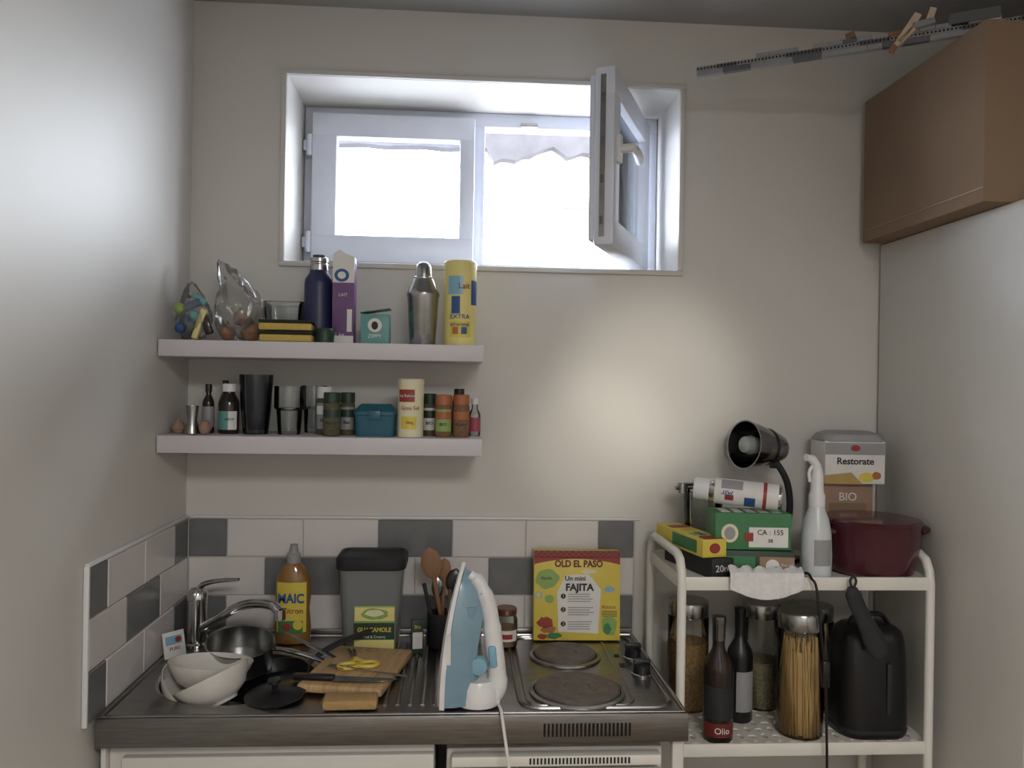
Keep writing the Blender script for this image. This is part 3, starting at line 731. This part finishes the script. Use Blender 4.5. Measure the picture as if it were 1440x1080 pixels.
b.tube(cr([(.048,0,.155),(.085,0,.15),(.088,0,.08),(.046,0,.04)],5),.006,GLASS)
for k in range(6): b.arc(.0485,.04+k*.02,.0415+k*.02,-15,15,RED)
b.done((.640,-.100,ZT+.001),60)
b=B('garlic_press')
b.tube([(-.06,0,.0),(.0,0,.002),(.05,0,.0)],.0055,SATIN);b.lathe([(0,-.012),(.013,-.012),(.013,.012),(0,.012)],SATIN,(-.04,-.0,.0),16);b.tube([(-.05,.0,.01),(.05,0,.012)],.004,CHROME)
b.done((.618,-.115,ZT+.175+.009),12)
# desk lamp
b=B('desk_lamp')
b.lathe([(0,0),(.045,0),(.05,.006),(.048,.012),(.02,.018),(.012,.024),(0,.024)],CHROMED,(0,0,0),36)
b.tube(cr([(0,0,.02),(.012,0,.08),(.020,0,.14),(.012,0,.2),(-.012,-.0,.245),(-.035,0,.268)],8),.0085,BLACKM,12)
Mh=T(-.048,0,.292)@R(22,'Z')@R(-84,'Y')@Matrix.Scale(1.12,4)
b.lathe([(0,-.055),(.018,-.053),(.030,-.044),(.036,-.028),(.040,-.005),(.047,.02),(.051,.035),(.054,.060),(.056,.062),(.053,.062),(.050,.036),(.038,-.002),(.03,-.03),(0,-.04)],CHROMED,M=Mh,seg=40)
b.lathe([(.040,-.008),(.043,-.006),(.043,.0),(.041,.002)],BLACK,M=Mh,seg=40)
b.lathe([(0,-.03),(.012,-.03),(.012,.0),(.018,.025),(.022,.045),(.018,.062),(.008,.070),(0,.071)],BULB,M=Mh,seg=24)
b.box((-.025,0,.252),(.02,.016,.03),BLACK,.004)
b.done((.838,-.130,ZT))
b=B('lamp_power_cord')
cab=[(.0,-.05,.006),(-.0,-.09,.006),(-.012,-.15,.006),(-.004,-.195,.018),(-.002,-.212,.010),(.006,-.222,-.01),(.016,-.225,-.10),(.030,-.22,-.20),(.034,-.225,-.34),(.038,-.225,-.5),(.046,-.225,-.8),(.09,-.23,-1.09),(.2,-.22,-1.12)]
b.tube(cr(cab,6),.003,BLACK,8)
b.box((.0305,-.222,-.205),(.019,.014,.062),BLACK,.005)
b.done((.815,-.155,ZT))
b=B('squeeze_bottle')
b.lathe([(0,0),(.032,0),(.035,.004),(.036,.05),(.034,.10),(.028,.135),(.02,.155),(.017,.17)],SPRAYP,seg=32)
b.lathe([(.019,.165),(.019,.19),(.015,.2),(.0145,.235),(.012,.25),(.011,.256)],WHITE,seg=24)
b.tube(cr([(.0,0,.24),(-.004,0,.262),(-.016,-.004,.276),(-.032,-.008,.280)],4),[.012]*5+[.011]*4+[.009]*4,WHITE,12)
b.tube(cr([(-.012,-.003,.262),(-.022,-.005,.245),(-.020,-.005,.222)],4),.004,WHITE,8)
b.arc(.0362,.03,.09,-30,40,LGREYP)
b.done((.853,-.300,ZT+.001))
b=B('kraft_box');b.box((0,0,.1),(.135,.08,.2),KRAFT,.002);b.rect(-.05,.05,.05,.15,-.0402,CARD);b.text('BIO',.03,PWHITE,0,.165,-.040);b.done((1.010,-.092,ZT))
b=B('drink_powder_box')
b.box((0,0,.055),(.155,.10,.11),PWHITE,.003)
b.rect(-.077,.077,.075,.105,-.0502,LGREYP);b.blob(.0,.092,.012,.008,-.0508,RED);b.text('Restorate',.024,INK,0,.058,-.0502,bold=.0005)
b.flat([(-.077,.0),(.02,.0),(-.01,.03),(-.077,.022)],-.0502,GOLD);b.blob(.03,.018,.02,.012,-.0502,YEL,w=.1);b.blob(.055,.022,.012,.01,-.0502,ORG,w=.1)
b.loft([rrect(.16,.105,.02,.108),rrect(.162,.107,.02,.112),rrect(.15,.098,.03,.126),rrect(.11,.07,.03,.134)],LGREYP)
b.done((1.020,-.105,ZT+.201),-3)
b=B('cooking_pot')
b.lathe([(0,0),(.085,0),(.095,.006),(.107,.06),(.110,.112),(.113,.118),(.110,.122)],MAROON,seg=48)
b.lathe([(.111,.12),(.113,.124),(.108,.129),(.08,.133),(.0,.135)],MAROON,seg=48)
for s_ in (1,-1):
    b.tube(cr([(s_*.105,-.035,.10),(s_*.122,-.032,.104),(s_*.128,0,.105),(s_*.122,.032,.104),(s_*.105,.035,.10)],5),.007,MAROON,10)
b.done((1.012,-.250,ZT+.001),scale=1.02)
b=B('tea_towel')
path=[(-.325,.0),(-.335,.002),(-.350,.006),(-.3605,.004),(-.3635,-.012),(-.365,-.030)]
rg=[]
for k,(y_,z_) in enumerate(path):
    r1=[]
    for j in range(25):
        u_=j/24;x=-.085+.17*u_+(.010 if k<2 else 0)*math.sin(k)
        wv=.006*math.sin(u_*16+k*.5)+.006*noise.noise(Vector((u_*6,k*.6,0)))
        drop=(k>=4)*(-.012*math.sin(u_*pi)*(k-3))
        r1.append(Vector((x,y_-(abs(wv)*1.2 if k>2 else 0),1.143+z_+abs(wv)*(1.6 if k<3 else .3)+drop)))
    rg.append(r1)
top_=[[p+Vector((0,-.001 if k>2 else 0,.0025)) for p in r1] for k,r1 in enumerate(rg)]
b.loft(rg,CLOTH,False,False,False);b.loft(top_,CLOTH,False,False,False)
b.done((.722,0,-.001),-2)

def jar(name,loc,r,h,fill,fh):
    b=B(name)
    b.lathe([(0,0),(r*.95,0),(r,.004),(r,h*.85),(r*.9,h*.88)],GLASSJ,seg=36)
    b.lathe([(r*.96,h*.86),(r*.98,h*.87),(r*.98,h*.985),(r*.93,h),(0,h)],SATIN,seg=36)
    if fill: b.lathe([(0,.004),(r*.92,.004),(r*.93,fh),(r*.5,fh+.004),(0,fh+.002)],fill,seg=30)
    return b
jar('storage_jar',0,.052,.275,OATS,.17).done((.605,-.105,ZM))
jar('storage_jar',0,.05,.27,RICE,.12).done((.800,-.10,ZM))
jar('storage_jar',0,.05,.26,OATS,.06).done((.94,-.10,ZM))
b=jar('spaghetti_jar',0,.054,.292,None,0)
for k in range(110):
    a=random.random()*2*pi;rr=.047*math.sqrt(random.random()) if k<50 else .047;a2=a+random.uniform(-.35,.35)
    b.tube([(rr*math.cos(a),rr*math.sin(a),.005),(rr*.8*math.cos(a2),rr*.8*math.sin(a2),.215+random.random()*.02)],.0016,PASTA,5)
b.lathe([(0,.006),(.04,.006),(.036,.2),(0,.2)],PASTA,seg=20)
b.done((.832,-.270,ZM))
def wine(name,loc,r,h,m,lab,cap,labz=(.25,.5)):
    b=B(name)
    b.lathe([(0,0),(r*.93,0),(r,.004),(r,h*.56),(r*.92,h*.62),(r*.45,h*.72),(r*.40,h*.76),(r*.38,h*.93)],m,seg=32)
    b.lathe([(r*.42,h*.80),(r*.44,h*.93),(r*.46,h*.94),(r*.46,h*.99),(0,h)],cap,seg=24)
    b.arc(r,h*labz[0],h*labz[1],-80,80,lab,n=16,t=.0006)
    return b
b=wine('wine_bottle',0,.035,.29,BROWNB,DRED,CHROMED,(.05,.16));b.arc(.0352,.055,.13,-80,80,BLACKM,t=.0006);b.text('Olio',.02,PWHITE,0,.03,0,None,.0358);b.done((.622,-.30,ZM))
b=wine('vinegar_bottle',0,.032,.28,BLACK,LGREYP,BLACK,(.10,.45));b.done((.712,-.19,ZM),48)
b=B('electric_kettle')
pr=[(.160,.13,0),(.168,.138,.006),(.170,.14,.02),(.168,.138,.10),(.164,.132,.18),(.156,.124,.225),(.144,.112,.245),(.12,.09,.255),(.06,.05,.259)]
b.loft([rrect(w_,d_,min(w_,d_)*.36,z,0,0,7) for w_,d_,z in pr],BLACK)
b.loft([rrect(w_,d_,min(w_,d_)*.36,z,0,0,7) for w_,d_,z in ((.1705,.1405,.012),(.1715,.1415,.016),(.1705,.1405,.022))],BLACKM)
b.box((.02,-.0705,.12),(.012,.003,.12),BLACKM,.001)
b.tube(cr([(-.05,-.0,.25),(-.03,0,.275),(.03,0,.278),(.055,0,.25)],5),.008,BLACK,10,flat=.7)
b.done((1.005,-.255,ZM),0)
b=B('oven_mitt')
pts=[(-.050,.372,.010),(-.048,.355,.019),(-.038,.33,.021),(-.022,.30,.022),(-.005,.27,.026),(.006,.245,.028),(.012,.225,.026),(.014,.212,.014)]
b.loft([[Vector((x+w_*math.cos(2*pi*k/20),.009*math.sin(2*pi*k/20)*(1+.3*noise.noise(Vector((x*30,k,z*20)))),z)) for k in range(20)] for x,z,w_ in pts],BLACKM)
b.tube(cr([(-.05,0,.368),(-.056,.0,.386),(-.048,0,.396),(-.042,0,.386),(-.048,0,.368)],5),.003,BLACKM,8)
b.done((.958,-.372,ZM))

# ---------------------------------------------------------------- lights
wd=bpy.data.worlds.new('World');sc.world=wd;wd.use_nodes=True
nt=wd.node_tree;bg=nt.nodes['Background']
tc=nt.nodes.new('ShaderNodeTexCoord');sp=nt.nodes.new('ShaderNodeSeparateXYZ');rp=nt.nodes.new('ShaderNodeValToRGB')
nt.links.new(tc.outputs['Generated'],sp.inputs[0])
mr=nt.nodes.new('ShaderNodeMapRange');mr.inputs['From Min'].default_value=-1;mr.inputs['From Max'].default_value=1
nt.links.new(sp.outputs['Z'],mr.inputs['Value']);nt.links.new(mr.outputs[0],rp.inputs[0]);nt.links.new(rp.outputs[0],bg.inputs[0])
rp.color_ramp.elements[0].position=.46;rp.color_ramp.elements[0].color=(.24,.25,.27,1)   # ground
rp.color_ramp.elements[1].position=.52;rp.color_ramp.elements[1].color=(.88,.94,1,1)      # overcast sky
bg.inputs[1].default_value=24.0
def area(name,loc,rot,sx,sy,p,col=(1,1,1),portal=False):
    l=bpy.data.lights.new(name,'AREA');l.shape='RECTANGLE';l.size=sx;l.size_y=sy;l.energy=p;l.color=col
    if portal: l.cycles.is_portal=True
    o=bpy.data.objects.new(name,l);bpy.context.collection.objects.link(o);o.location=loc;o.rotation_euler=[math.radians(a) for a in rot];return o
area('window_portal',(cx,.34,czz),(-90,0,0),WX1-WX0,WZ1-WZ0,1,portal=True)
area('room_fill',(.5,-3.2,2.50),(0,0,0),.8,.8,54,(1,.97,.93))  # added unseen fill behind the camera, brightens the room and object fronts
def spot(name,loc,tgt,p,ang,col):
    l=bpy.data.lights.new(name,'SPOT');l.energy=p;l.spot_size=math.radians(ang);l.spot_blend=1;l.shadow_soft_size=.06;l.color=col
    o=bpy.data.objects.new(name,l);bpy.context.collection.objects.link(o);o.location=loc;o.rotation_euler=(Vector(tgt)-Vector(loc)).to_track_quat('-Z','Y').to_euler();return o
spot('wall_pool_spot',(-.2,-3.9,1.9),(.54,0,1.58),190,9,(1,.94,.82))  # added unseen spots that throw the light pool on the back wall
spot('wall_pool_spot',(-.2,-3.9,1.9),(.38,0,1.42),140,7.5,(1,.93,.80))

# ---------------------------------------------------------------- camera
cam=bpy.data.cameras.new('Camera');cam.lens=29.0;cam.sensor_width=36;cam.clip_start=.02
co=bpy.data.objects.new('Camera',cam);bpy.context.collection.objects.link(co)
co.matrix_world=T(0,-2.2,1.57)@Matrix.Rotation(-.066,4,'Z')@Matrix.Rotation(pi/2,4,'X')@Matrix.Rotation(.0165,4,'Z')
sc.camera=co
